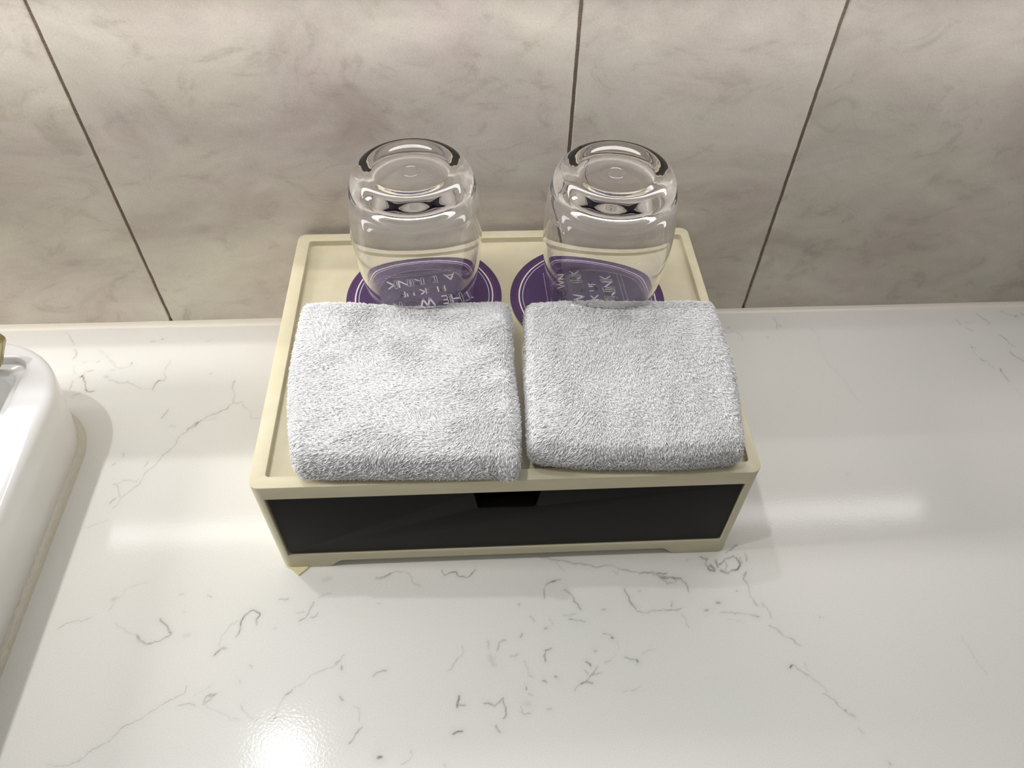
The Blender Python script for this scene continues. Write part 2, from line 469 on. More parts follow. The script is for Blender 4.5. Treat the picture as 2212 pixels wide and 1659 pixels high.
# ------------------------------------------------------------------ worktop with veins
D8 = lambda pts: [(x / 2.011, 1200 + y / 2.011) for x, y in pts]
D4 = lambda pts: [(1100 + x / 1.989, 1100 + y / 1.989) for x, y in pts]
D3 = lambda pts: [(x / 3.19, 680 + y / 3.19) for x, y in pts]
DR = lambda pts: [(1600 + x / 2.962, 640 + y / 2.962) for x, y in pts]
F0 = lambda pts: pts
DQ = lambda pts: [(x / 3.0725, 670 + y / 3.0725) for x, y in pts]
VEINS = [
    (D8, .32, .7, [(200, 905), (340, 895), (430, 830), (500, 780), (600, 715), (700, 650), (760, 620), (800, 600), (810, 565)]),
    (D8, .45, .8, [(770, 655), (850, 655)]), (D8, .6, 1.0, [(885, 650), (895, 615), (940, 600), (915, 625), (885, 645)]),
    (D8, .65, 1.3, [(900, 610), (935, 605)]), (D8, .2, .6, [(830, 620), (880, 590), (918, 562)]),
    (D8, .22, .6, [(885, 650), (960, 685), (1050, 715)]), (D8, .38, .6, [(1045, 650), (1080, 695), (1120, 715)]),
    (D8, .22, .8, [(1160, 720), (1200, 690), (1260, 590), (1330, 545), (1400, 500), (1480, 450), (1495, 430)]),
    (D8, .45, 1.0, [(1240, 605), (1275, 580)]), (D8, .4, .8, [(1455, 470), (1480, 455)]), (D8, .6, 1.0, [(1484, 478), (1486, 498)]),
    (D8, .55, 1.1, [(1476, 612), (1492, 628)]), (D8, .45, .9, [(1620, 525), (1650, 505), (1680, 500)]), (D8, .5, .9, [(1178, 718), (1200, 705)]),
    (D8, .5, .9, [(592, 345), (610, 370), (650, 385), (700, 370), (745, 340)]), (D8, .75, .9, [(745, 340), (720, 300), (695, 272)]),
    (D8, .5, 1.4, [(595, 348), (612, 374)]), (D8, .4, 1.4, [(640, 383), (662, 378)]),
    (D8, .22, .7, [(500, 290), (560, 335), (590, 345)]), (D8, .3, .7, [(250, 318), (330, 285), (400, 265)]), (D8, .14, 1.2, [(470, 240), (500, 190), (560, 140), (640, 115)]),
    (D8, .2, 3.0, [(490, 190), (505, 185)]),
    (D8, .7, .8, [(1025, 355), (1045, 310), (1048, 285), (1070, 255), (1105, 238), (1130, 252), (1112, 280), (1115, 302)]),
    (D8, .65, .9, [(930, 435), (955, 412)]), (D8, .3, 1.8, [(935, 425), (985, 402)]), (D8, .2, 1.2, [(950, 390), (965, 345), (1000, 300), (1035, 282)]),
    (D8, .6, .8, [(1300, 285), (1330, 265), (1345, 235), (1360, 200)]), (D8, .45, .8, [(1290, 248), (1325, 246)]), (D8, .5, .7, [(1345, 268), (1370, 265), (1380, 248)]),
    (D8, .5, .9, [(1210, 190), (1255, 187)]), (D8, .35, .7, [(1380, 185), (1410, 168), (1440, 163)]),
    (D8, .22, 3.0, [(1400, 110), (1440, 100)]), (D8, .4, 1.4, [(1630, 98), (1670, 95), (1700, 75)]), (D8, .3, .8, [(1700, 75), (1760, 70), (1790, 110), (1830, 135)]),
    (D8, .65, .8, [(1920, 60), (1930, 85), (1980, 70), (1990, 90), (2030, 95), (2050, 80), (2065, 62)]),
    (D8, .25, .8, [(1940, 510), (1970, 470), (2000, 440), (2010, 385)]), (D8, .4, 1.3, [(2122, 370), (2124, 405)]),
    (D8, .5, 1.0, [(2160, 410), (2170, 375), (2200, 370)]), (D8, .18, 4.0, [(2130, 430), (2150, 480)]),
    (D8, .75, 1.0, [(1985, 662), (1988, 640), (1995, 608)]), (D8, .55, .8, [(1988, 648), (2025, 650)]),
    (D8, .55, .9, [(2100, 643), (2150, 655), (2185, 618), (2198, 660), (2200, 690), (2185, 710)]),
    (D8, .6, 1.1, [(1965, 775), (1985, 766), (2012, 764)]), (D8, .65, .9, [(2152, 738), (2170, 772)]),
    (D8, .55, .9, [(1515, 820), (1540, 785), (1560, 755), (1575, 745)]), (D8, .25, .7, [(1535, 655), (1560, 670), (1562, 720)]),
    (D8, .9, 1.5, [(1640, 880), (1660, 876)]), (D8, .25, .7, [(1740, 910), (1790, 870), (1785, 845)]), (D8, .35, 1.5, [(1930, 905), (1935, 920)]),
    (D8, .45, .8, [(900, 172), (922, 180)]), (D8, .3, .8, [(780, 168), (800, 166)]), (D8, .25, .8, [(795, 248), (808, 246)]), (D8, .2, 3, [(800, 350), (820, 345)]),
    (D8, .3, 1.0, [(1640, 208), (1655, 206)]), (D8, .3, 1.0, [(1190, 318), (1200, 316)]), (D8, .3, .8, [(1085, 475), (1095, 490)]), (D8, .3, .8, [(1040, 545), (1045, 550)]),
    (D4, .5, .9, [(130, 205), (240, 222), (330, 238), (420, 242), (500, 260), (560, 275), (620, 280), (680, 290), (740, 300), (760, 320), (772, 355)]),
    (D4, .6, 1.2, [(560, 276), (600, 272), (680, 276)]), (D4, .35, 1.4, [(640, 290), (680, 320), (710, 318), (722, 300)]), (D4, .6, 1.5, [(640, 286), (740, 300)]),
    (D4, .4, .8, [(445, 262), (462, 282), (470, 262)]), (D4, .5, 1.4, [(490, 262), (515, 264)]), (D4, .3, .8, [(200, 225), (240, 262)]),
    (D4, .5, .8, [(155, 330), (150, 385)]), (D4, .5, 1.1, [(155, 330), (178, 312), (225, 300)]), (D4, .7, 1.3, [(180, 312), (198, 308)]),
    (D4, .75, .9, [(235, 345), (262, 362), (280, 395), (310, 435)]), (D4, .85, .9, [(495, 340), (508, 370), (520, 400), (545, 430)]),
    (D4, .5, .7, [(545, 436), (600, 442), (680, 436), (740, 425)]), (D4, .35, 1.3, [(700, 395), (698, 420)]), (D4, .25, .7, [(740, 450), (760, 480), (772, 512)]),
    (D4, .75, 1.4, [(820, 203), (850, 212), (842, 236), (862, 262), (885, 268)]), (D4, .85, 2.0, [(862, 240), (885, 262)]), (D4, .7, 1.5, [(885, 215), (895, 250)]),
    (D4, .7, 1.2, [(900, 240), (930, 212), (962, 202), (985, 222), (992, 240), (972, 262), (935, 276), (905, 262)]), (D4, .5, 2.2, [(905, 262), (945, 274)]),
    (D4, .5, 1.2, [(930, 190), (955, 172), (978, 152)]), (D4, .5, 1.0, [(925, 225), (935, 245), (925, 262)]), (D4, .4, 1.1, [(990, 205), (1002, 235)]), (D4, .5, 1.3, [(825, 208), (835, 214)]),
    (D4, .4, .8, [(1010, 185), (1020, 225)]), (D4, .45, .8, [(1018, 268), (1005, 300), (1030, 350), (1050, 395), (1068, 415)]), (D4, .5, 1.4, [(1008, 285), (1016, 275)]),
    (D4, .6, .8, [(1045, 455), (1075, 463)]), (D4, .4, .7, [(905, 445), (990, 446), (1050, 460)]), (D4, .2, .7, [(935, 470), (1010, 490)]),
    (D4, .4, .7, [(1085, 400), (1110, 430), (1130, 470)]), (D4, .4, .8, [(1115, 500), (1145, 510), (1175, 545), (1220, 560), (1258, 590)]), (D4, .4, 1.1, [(1150, 520), (1180, 546)]),
    (D4, .85, 1.0, [(1205, 680), (1222, 670)]), (D4, .5, .8, [(1222, 670), (1260, 700), (1290, 715)]), (D4, .25, .8, [(1290, 715), (1320, 740), (1370, 790)]), (D4, .2, .8, [(1270, 660), (1285, 700)]),
    (D4, .3, .8, [(1345, 790), (1390, 815), (1440, 865), (1490, 895)]), (D4, .5, 1.1, [(1440, 862), (1448, 868)]), (D4, .45, 1.1, [(1465, 880), (1485, 892)]), (D4, .4, .8, [(1392, 815), (1412, 838)]), (D4, .25, .8, [(1500, 940), (1530, 965)]),
    (D4, .22, .7, [(1940, 545), (1980, 600), (2010, 660), (2055, 710)]), (D4, .7, 1.0, [(152, 608), (182, 598)]), (D4, .5, .9, [(158, 612), (155, 655)]),
    (D4, .6, .9, [(48, 552), (58, 535)]), (D4, .4, .7, [(88, 460), (110, 482)]), (D4, .5, .9, [(150, 512), (165, 510)]), (D4, .3, .8, [(170, 470), (190, 500)]),
    (D4, .6, .8, [(255, 472), (290, 480), (328, 486)]), (D4, .5, .9, [(400, 432), (415, 430)]), (D4, .25, 1.2, [(230, 455), (290, 450)]),
    (D4, .4, .7, [(400, 535), (428, 538), (446, 553)]), (D4, .8, 1.1, [(440, 550), (446, 554)]), (D4, .65, .9, [(328, 655), (352, 676)]), (D4, .4, .7, [(322, 690), (340, 710)]),
    (D4, .6, .8, [(495, 635), (520, 645), (550, 648)]), (D4, .8, 1.2, [(548, 645), (552, 655)]), (D4, .2, .7, [(570, 625), (635, 602)]),
    (D4, .5, .9, [(325, 740), (350, 715), (372, 690), (382, 672)]), (D4, .45, .9, [(350, 712), (400, 705)]), (D4, .7, .9, [(305, 752), (330, 745), (362, 746)]), (D4, .3, .7, [(280, 782), (305, 752)]),
    (D4, .25, .7, [(490, 786), (530, 780), (575, 760)]), (D4, .65, 1.0, [(142, 736), (162, 745)]), (D4, .7, 1.1, [(195, 718), (205, 722)]), (D4, .6, 1.0, [(73, 762), (75, 778)]), (D4, .4, .8, [(82, 790), (102, 802)]),
    (D4, .3, .8, [(66, 650), (80, 690), (85, 715), (102, 722)]), (D4, .4, .8, [(45, 868), (62, 882), (92, 874)]), (D4, .35, .8, [(50, 845), (62, 880)]), (D4, .4, 1.0, [(160, 858), (182, 856)]), (D4, .2, 4, [(60, 830), (90, 835)]),
    (D4, .3, .8, [(410, 656), (440, 648)]), (D4, .8, 1.4, [(842, 434), (854, 432)]), (D4, .8, 1.4, [(890, 402), (905, 404)]), (D4, .25, 1.3, [(0, 632), (40, 625)]), (D4, .5, 1.0, [(975, 350), (982, 352)]),
    (D4, .7, .8, [(763, 217), (767, 219)]), (D4, .5, .7, [(1332, 463), (1335, 465)]), (D4, .5, 1.2, [(1632, 1085), (1640, 1100)]), (D4, .35, .9, [(555, 350), (565, 350)]),
    (D4, .12, .9, [(460, 560), (470, 600), (440, 640)]), (D4, .6, .8, [(40, 405), (44, 415)]), (D4, .3, 1.2, [(365, 610), (375, 608)]),
    (D3, .35, .8, [(445, 120), (480, 150), (500, 190), (515, 210)]), (D3, .5, .9, [(512, 240), (526, 262), (524, 285), (500, 306)]),
    (D3, .6, 1.0, [(560, 420), (578, 432), (590, 470), (590, 495), (600, 530), (650, 525)]), (D3, .75, 1.3, [(553, 430), (575, 415)]), (D3, .3, .9, [(575, 400), (620, 385), (650, 381)]),
    (D3, .25, 1.0, [(515, 350), (525, 410)]), (D3, .25, .9, [(570, 335), (600, 318)]), (D3, .35, .8, [(665, 330), (692, 315)]), (D3, .25, .9, [(508, 450), (480, 520)]), (D3, .5, .9, [(500, 560), (520, 550), (552, 538)]),
    (D3, .18, .8, [(680, 240), (740, 280), (790, 330), (790, 360), (840, 372), (890, 355), (910, 335)]), (D3, .5, 1.2, [(905, 330), (910, 342)]), (D3, .35, .9, [(765, 382), (790, 382)]),
    (D3, .18, 3.0, [(720, 425), (745, 428)]), (D3, .25, .8, [(780, 460), (850, 472), (880, 455), (920, 480), (957, 500)]),
    (D3, .3, 1.0, [(780, 1165), (815, 1185), (820, 1235), (828, 1265)]), (D3, .25, 1.0, [(848, 950), (858, 970)]), (D3, .25, .8, [(775, 1035), (795, 1028)]), (D3, .15, .8, [(580, 1462), (640, 1450), (740, 1410)]),
    (D3, .5, .8, [(905, 335), (912, 325)]),
    (F0, .38, .7, [(243, 1098), (262, 1075), (300, 1047), (330, 1010), (350, 985), (370, 968), (390, 940)]),
    (F0, .4, .7, [(326, 738), (336, 736)]), (F0, .65, .8, [(347, 734), (354, 732)]), (F0, .2, .8, [(447, 738), (458, 733)]),
    (F0, .5, 1.2, [(237, 1088), (252, 1076)]), (F0, .25, .8, [(508, 822), (500, 835)]),
    (DQ, .16, .8, [(640, 260), (700, 310), (760, 365), (800, 385), (820, 378)]), (DQ, .28, .9, [(720, 460), (800, 480), (870, 490), (930, 520), (960, 525), (1000, 520)]),
    (DQ, .6, 1.1, [(1008, 528), (1022, 508), (1040, 480), (1062, 465), (1095, 465)]), (DQ, .25, 1.2, [(1100, 455), (1090, 410), (1110, 370), (1132, 335)]), (DQ, .38, 1.3, [(1075, 715), (1095, 688), (1116, 658)]),
    (DQ, .3, .9, [(1120, 770), (1165, 775)]), (DQ, .5, .9, [(1200, 828), (1260, 780), (1330, 735), (1440, 685), (1550, 615)]), (DQ, .6, 1.1, [(1240, 795), (1320, 742)]),
    (DQ, .45, .8, [(1550, 615), (1549, 540), (1563, 465)]), (DQ, .35, .8, [(1550, 617), (1575, 620), (1610, 608)]), (DQ, .25, .8, [(1610, 620), (1650, 660), (1672, 720), (1720, 715)]),
    (DQ, .2, .9, [(820, 940), (815, 975)]), (DQ, .3, 1.2, [(745, 1030), (762, 1018)]), (DQ, .22, 1.2, [(960, 1040), (985, 1000)]), (DQ, .22, .9, [(750, 1160), (800, 1140), (850, 1128), (900, 1140), (930, 1115)]),
    (DQ, .5, .7, [(1398, 420), (1402, 422)]), (DQ, .15, 2.0, [(1330, 740), (1440, 710)]),
    (DR, .3, .8, [(210, 135), (228, 165), (232, 190), (235, 210)]), (DR, .4, 1.2, [(250, 188), (256, 194)]), (DR, .35, 1.4, [(170, 262), (180, 264)]),
    (F0, .3, .7, [(1562, 712), (1567, 719), (1574, 720), (1580, 716), (1587, 715), (1594, 718), (1600, 723), (1602, 736)]), (F0, .2, 2, [(1571, 709), (1576, 706)]),
    (DR, .10, .9, [(450, 200), (510, 340), (590, 460), (690, 580), (770, 680)]), (DR, .45, .9, [(1510, 105), (1540, 135), (1575, 155), (1590, 182)]), (DR, .3, 1.5, [(1432, 168), (1455, 168)]),
    (DR, .3, .8, [(1445, 200), (1465, 215), (1495, 217)]), (DR, .4, .8, [(1650, 245), (1700, 280), (1720, 305), (1760, 325)]), (DR, .4, 1.0, [(1720, 350), (1740, 375), (1780, 395), (1813, 420)]),
    (DR, .5, 1.3, [(1478, 325), (1484, 330)]), (DR, .15, .8, [(1480, 340), (1540, 405)]), (DR, .3, 1.8, [(1540, 405), (1570, 415)]), (DR, .25, .9, [(1580, 425), (1620, 460)]), (DR, .5, .9, [(1660, 460), (1690, 510), (1720, 545)]),
    (DR, .15, .8, [(1760, 590), (1813, 640)]), (DR, .45, 1.2, [(1665, 96), (1678, 100)]), (DR, .5, 1.2, [(1750, 130), (1768, 124)]), (DR, .3, .9, [(1690, 105), (1745, 125)]), (DR, .4, 1.0, [(1790, 105), (1813, 120)]),
    (DR, .25, 1.0, [(1380, 150), (1410, 185)]), (DR, .4, .8, [(675, 1134), (682, 1134)]),
]


def vein_field(X0, X1, Y0, Y1, step):
    nx = int(round((X1 - X0) / step)) + 1
    ny = int(round((Y1 - Y0) / step)) + 1
    F = np.zeros((ny, nx), np.float32)
    rng = np.random.RandomState(5)
    # low-frequency value noise used to modulate the veins along their length
    def vnoise(cell):
        gx, gy = int(nx / cell) + 3, int(ny / cell) + 3
        g = rng.rand(gy, gx).astype(np.float32)
        yy, xx = np.meshgrid(np.arange(ny) / cell, np.arange(nx) / cell, indexing='ij')
        iy, ix = yy.astype(int), xx.astype(int)
        fy, fx = yy - iy, xx - ix
        fy = fy * fy * (3 - 2 * fy)
        fx = fx * fx * (3 - 2 * fx)
        return (g[iy, ix] * (1 - fy) * (1 - fx) + g[iy, ix + 1] * (1 - fy) * fx + g[iy + 1, ix] * fy * (1 - fx) + g[iy + 1, ix + 1] * fy * fx)
    for conv, inten, wid, pts in VEINS:
        P = [on_plane(*p) for p in conv(pts)]
        # subdivide with midpoint displacement so that the lines meander like stone veins
        for lev in range(3):
            Q = [P[0]]
            for a, b in zip(P[:-1], P[1:]):
                L = math.hypot(b[0] - a[0], b[1] - a[1])
                k = rng.uniform(-1, 1) * 0.14 * L
                Q.append(((a[0] + b[0]) / 2 - (b[1] - a[1]) / (L + 1e-9) * k, (a[1] + b[1]) / 2 + (b[0] - a[0]) / (L + 1e-9) * k))
                Q.append(b)
            P = Q
        total = len(P) - 1
        for i, (a, b) in enumerate(zip(P[:-1], P[1:])):
            s = 0.00042 * wid
            m = 4.0 * s + 0.003
            ix0 = max(0, int((min(a[0], b[0]) - m - X0) / step))
            ix1 = min(nx, int((max(a[0], b[0]) + m - X0) / step) + 2)
            iy0 = max(0, int((min(a[1], b[1]) - m - Y0) / step))
            iy1 = min(ny, int((max(a[1], b[1]) + m - Y0) / step) + 2)
            if ix0 >= ix1 or iy0 >= iy1:
                continue
            yy, xx = np.meshgrid(Y0 + np.arange(iy0, iy1) * step, X0 + np.arange(ix0, ix1) * step, indexing='ij')
            dx, dy = b[0] - a[0], b[1] - a[1]
            L2 = dx * dx + dy * dy + 1e-12
            t = np.clip(((xx - a[0]) * dx + (yy - a[1]) * dy) / L2, 0, 1)
            d = np.hypot(xx - a[0] - t * dx, yy - a[1] - t * dy)
            tt = (i + t) / total
            end = np.clip(np.minimum(tt, 1 - tt) * total * 0.9 + 0.45, 0, 1) if total > 4 else 1.0
            val = inten * (0.88 * np.exp(-(d / s) ** 2) + 0.10 * np.exp(-(d / (3.2 * s + 0.0012)) ** 2)) * end
            S = F[iy0:iy1, ix0:ix1]
            np.maximum(S, val, out=S)
    mod = 0.55 + 0.75 * vnoise(9)
    F = np.clip(F * mod * 1.15, 0, 1)
    return F, nx, ny


def build_counter():
    X0, X1, Y0, Y1, st = -0.40, 0.44, -0.36, 0.0, 0.0006
    F, nx, ny = vein_field(X0, X1, Y0, Y1, st)
    # slab geometry: fine grid where the camera can see the veins, plain faces around it
    me = bpy.data.meshes.new('worktop')
    yy, xx = np.meshgrid(Y0 + np.arange(ny) * st, X0 + np.arange(nx) * st, indexing='ij')
    XX1 = X0 + (nx - 1) * st
    YY1 = Y0 + (ny - 1) * st
    co = np.stack([xx.ravel(), yy.ravel(), np.zeros(nx * ny)], 1)
    oX0, oX1, oY0, oY1, zb = -0.80, 0.80, -0.56, 0.012, -0.030
    ex = [(X0, oY0, 0), (XX1, oY0, 0), (oX0, oY0, 0), (oX1, oY0, 0), (oX0, Y0, 0), (oX1, Y0, 0), (oX0, YY1, 0), (oX1, YY1, 0),
          (oX0, oY1, 0), (X0, oY1, 0), (XX1, oY1, 0), (oX1, oY1, 0), (oX0, oY0, zb), (oX1, oY0, zb), (oX1, oY1, zb), (oX0, oY1, zb)]
    n0 = nx * ny
    co = np.vstack([co, np.array(ex)])
    I = np.arange(n0).reshape(ny, nx)
    q = np.stack([I[:-1, :-1].ravel(), I[:-1, 1:].ravel(), I[1:, 1:].ravel(), I[1:, :-1].ravel()], 1)
    c00, c10, c01, c11 = I[0, 0], I[0, -1], I[-1, 0], I[-1, -1]
    E_ = lambda k: n0 + k
    extra = [(E_(0), E_(1), c10, c00), (E_(2), E_(0), c00, E_(4)), (E_(1), E_(3), E_(5), c10), (E_(4), c00, c01, E_(6)), (c10, E_(5), E_(7), c11),
             (E_(6), c01, E_(9), E_(8)), (c01, c11, E_(10), E_(9)), (c11, E_(7), E_(11), E_(10)),
             (E_(12), E_(13), E_(3), E_(2)), (E_(15), E_(14), E_(13), E_(12)), (E_(14), E_(15), E_(8), E_(11)), (E_(12), E_(2), E_(8), E_(15)), (E_(3), E_(13), E_(14), E_(11))]
    faces = np.vstack([q, np.array(extra)]).astype(np.int32)
    me.vertices.add(len(co))
    me.vertices.foreach_set('co', co.astype(np.float32).ravel())
    me.loops.add(faces.size)
    me.loops.foreach_set('vertex_index', faces.ravel())
    me.polygons.add(len(faces))
    me.polygons.foreach_set('loop_start', np.arange(0, faces.size, 4, dtype=np.int32))
    me.update(calc_edges=True)
    ca = me.color_attributes.new('vein', 'FLOAT_COLOR', 'POINT')
    v = np.zeros((len(co), 4), np.float32)
    v[:n0, 0] = F.ravel()
    v[:, 3] = 1
    ca.data.foreach_set('color', v.ravel())
    me.validate()
    o = link_mesh('worktop', me, m_quartz)
    tag(o, 'glossy white quartz worktop with thin grey veins under the storage box', 'worktop')


build_counter()

# ------------------------------------------------------------------ storage box with drawer
BX, BY = 0.0069, -0.2027
bx0, bx1 = BX - 0.130, BX + 0.130
root = tag(empty('storage_box', (BX, -0.103, 0)), 'cream box with a charcoal front drawer, carrying glasses and towels', 'box')
inv = Matrix.Translation((-BX, 0.103, 0))


def into(o, parent, M=None):
    """parent an object whose mesh is in world coordinates"""
    o.data.transform(Matrix.Translation(-parent.matrix_world.translation) if M is None else M)
    o.parent = parent


bpy.context.view_layer.update()
body = bm_obj('body', prism(rrect(bx0, bx1, BY, -0.0045, 0.0055, 8), 0.0, 0.0845), m_cream)
c1 = bm_obj('c', prism(rrect(-0.1152, 0.1313, -0.1957, -0.0117, 0.0018, 5), 0.0803, 0.10), m_cream)
c2 = bm_obj('c', box_bm(-0.1172, 0.1306, -0.25, -0.012, 0.0142, 0.0738), m_void)


def foot_profile():
    a, b = -0.0975, 0.1075
    pts = [(a, -0.01), (a, 0.0)]
    n = 10
    for i in range(n + 1):
        t = i / n
        s = t * t * (3 - 2 * t)
        pts.append((a + 0.0015 + 0.0085 * t, 0.0005 + 0.0062 * s))
    for i in range(n + 1):
        t = 1 - i / n
        s = t * t * (3 - 2 * t)
        pts.append((b - 0.0015 - 0.0085 * t, 0.0005 + 0.0062 * s))
    pts += [(b, 0.0), (b, -0.01)]
    return pts


c3 = bm_obj('c', prism(foot_profile(), -0.26, 0.02, 'y'), m_cream)
cut(body, [c1, c2, c3])
bevel(body, 0.0008, 3, 40)
smooth(body.data, 35)
into(body, root)

# drawer: front panel with a finger notch, tray behind
fx0, fx1, fz0, fz1 = -0.1160, 0.1302, 0.0150, 0.0729
R2 = 0.0022


def notch_outline():
    pts = []

    def arc(cx, cz, r, a0, a1, n=6):
        for i in range(n + 1):
            t = math.radians(a0 + (a1 - a0) * i / n)
            pts.append((cx + r * math.cos(t), cz + r * math.sin(t)))
    arc(fx0 + R2, fz0 + R2, R2, 180, 270)
    arc(fx1 - R2, fz0 + R2, R2, 270, 360)
    pts.append((fx1, fz1))
    arc(0.0237 + 0.0018, fz1 - 0.0018, 0.0018, 90, 174)
    arc(0.0219 - 0.0018, 0.0572 + 0.0018, 0.0018, -8, -90)
    arc(-0.0091 + 0.0018, 0.0572 + 0.0018, 0.0018, 270, 188)
    arc(-0.0108 - 0.0018, fz1 - 0.0018, 0.0018, 6, 90)
    pts.append((fx0, fz1))
    return pts


dr = bm_obj('drawer', prism(notch_outline(), -0.2018, -0.1945, 'y'), m_black)
bevel(dr, 0.0004, 2, 50)
smooth(dr.data, 35)
into(dr, root)
bm = bmesh.new()
box_bm(fx0 + 0.001, fx1 - 0.001, -0.1944, -0.020, 0.0150, 0.0175, bm)
box_bm(fx0 + 0.001, fx0 + 0.004, -0.1944, -0.020, 0.0175, 0.066, bm)
box_bm(fx1 - 0.004, fx1 - 0.001, -0.1944, -0.020, 0.0175, 0.066, bm)
box_bm(fx0 + 0.004, fx1 - 0.004, -0.023, -0.020, 0.0175, 0.066, bm)
tray = bm_obj('drawer_tray', bm, m_void)
into(tray, dr, Matrix.Translation(-root.location))
tray.matrix_parent_inverse = Matrix.Identity(4)

# slipped corner of an adhesive foot pad under the left corner
pts = [on_plane(*p) for p in ((617, 1224), (630, 1231), (640, 1240), (645, 1244), (650, 1240), (664, 1229), (675, 1215), (655, 1205), (630, 1210))]
pad = bm_obj('foot_pad', prism(pts[::-1], 0.0, 0.0007), m_pad)
pad['label'] = 'pale corner of a pad sticking out from under the foot'
into(pad, root)

# ------------------------------------------------------------------ coasters with lettering
GLY = {}


def arcp(cx, cy, rx, ry, a0, a1, n=18):
    return [(cx + rx * math.cos(math.radians(a0 + (a1 - a0) * i / n)), cy + ry * math.sin(math.radians(a0 + (a1 - a0) * i / n))) for i in range(n + 1)]


GLY['A'] = (.82, [[(0, 0), (.41, 1), (.82, 0)], [(.12, .28), (.70, .28)]])
GLY['C'] = (.80, [arcp(.5, .5, .5, .5, 50, 310)])
GLY['D'] = (.78, [[(0, 0), (0, 1), (.28, 1)] + arcp(.28, .5, .5, .5, 90, -90) + [(.28, 0), (0, 0)]])
GLY['E'] = (.48, [[(.48, 1), (0, 1), (0, 0), (.48, 0)], [(0, .52), (.42, .52)]])
GLY['H'] = (.74, [[(0, 0), (0, 1)], [(.74, 0), (.74, 1)], [(0, .55), (.74, .55)]])
GLY['I'] = (.0, [[(0, 0), (0, 1)]])
GLY['K'] = (.62, [[(0, 0), (0, 1)], [(.58, 1), (0, .46)], [(.14, .58), (.62, 0)]])
GLY['N'] = (.76, [[(0, 0), (0, 1), (.76, 0), (.76, 1)]])
GLY['O'] = (1.0, [arcp(.5, .5, .5, .5, 0, 360, 32)])
GLY['P'] = (.52, [[(0, 0), (0, 1), (.25, 1)] + arcp(.25, .74, .27, .26, 90, -90) + [(.25, .48), (0, .48)]])
GLY['R'] = (.56, [[(0, 0), (0, 1), (.25, 1)] + arcp(.25, .74, .27, .26, 90, -90) + [(.25, .48), (0, .48)], [(.22, .48), (.56, 0)]])
GLY['T'] = (.62, [[(.31, 0), (.31, 1)], [(0, 1), (.62, 1)]])
GLY['U'] = (.70, [[(0, 1), (0, .35)] + arcp(.35, .35, .35, .35, 180, 360) + [(.70, .35), (.70, 1)]])
GLY['W'] = (1.08, [[(0, 1), (.27, 0), (.54, 1), (.81, 0), (1.08, 1)]])
GLY['.'] = (.08, [[(.04, .06), (.0401, .06)]])


def stroke(bm, pts, w, z, mi, cap=6):
    for (a, b) in zip(pts[:-1], pts[1:]):
        dx, dy = b[0] - a[0], b[1] - a[1]
        L = math.hypot(dx, dy) or 1e-9
        nx, ny = -dy / L * w / 2, dx / L * w / 2
        if L > 1e-5:
            f = bm.faces.new([bm.verts.new((p[0] + s * nx, p[1] + s * ny, z)) for p, s in ((a, -1), (b, -1), (b, 1), (a, 1))])
            f.material_index = mi
    for p in pts:
        f = bm.faces.new([bm.verts.new((p[0] + w / 2 * math.cos(t * 2 * math.pi / 10), p[1] + w / 2 * math.sin(t * 2 * math.pi / 10), z)) for t in range(10)])
        f.material_index = mi


def text_line(bm, s, u0, u1, v0, h, w, z, inline):
    gap, sp = 0.26, 0.46
    W = 0
    for i, ch in enumerate(s):
        W += sp if ch == ' ' else GLY[ch][0] + gap
    W -= gap
    k = (u1 - u0) / (W * h)
    x = u0
    for ch in s:
        if ch == ' ':
            x += sp * h * k
            continue
        gw_, sts = GLY[ch]
        for si, st in enumerate(sts):
            P = [(x + p[0] * h * k, v0 + p[1] * h) for p in st]
            ww = w * (1.5 if ch == '.' else 1)
            if inline and si == 0 and ch in 'HEKRDPIN' and len(P) >= 2:
                stem = P[:2] if ch != 'E' else P[1:3]
                stroke(bm, P, w, z, 1)
                stroke(bm, stem, w * 1.7, z, 1)
                cx = [(stem[0][0], stem[0][1] * .9 + stem[1][1] * .1), (stem[1][0], stem[1][1] * .9 + stem[0][1] * .1)]
                stroke(bm, cx, w * 0.42, z + 0.00004, 0)
            else:
                stroke(bm, P, ww, z, 1)
        x += (gw_ + gap) * h * k


def ring(bm, r, w, z, mi, n=128):
    vi = [bm.verts.new(((r - w / 2) * math.cos(2 * math.pi * i / n), (r - w / 2) * math.sin(2 * math.pi * i / n), z)) for i in range(n)]
    vo = [bm.verts.new(((r + w / 2) * math.cos(2 * math.pi * i / n), (r + w / 2) * math.sin(2 * math.pi * i / n), z)) for i in range(n)]
    for i in range(n):
        j = (i + 1) % n
        f = bm.faces.new((vi[i], vo[i], vo[j], vi[j]))
        f.material_index = mi


CZ = 0.0803
CT = 0.0012


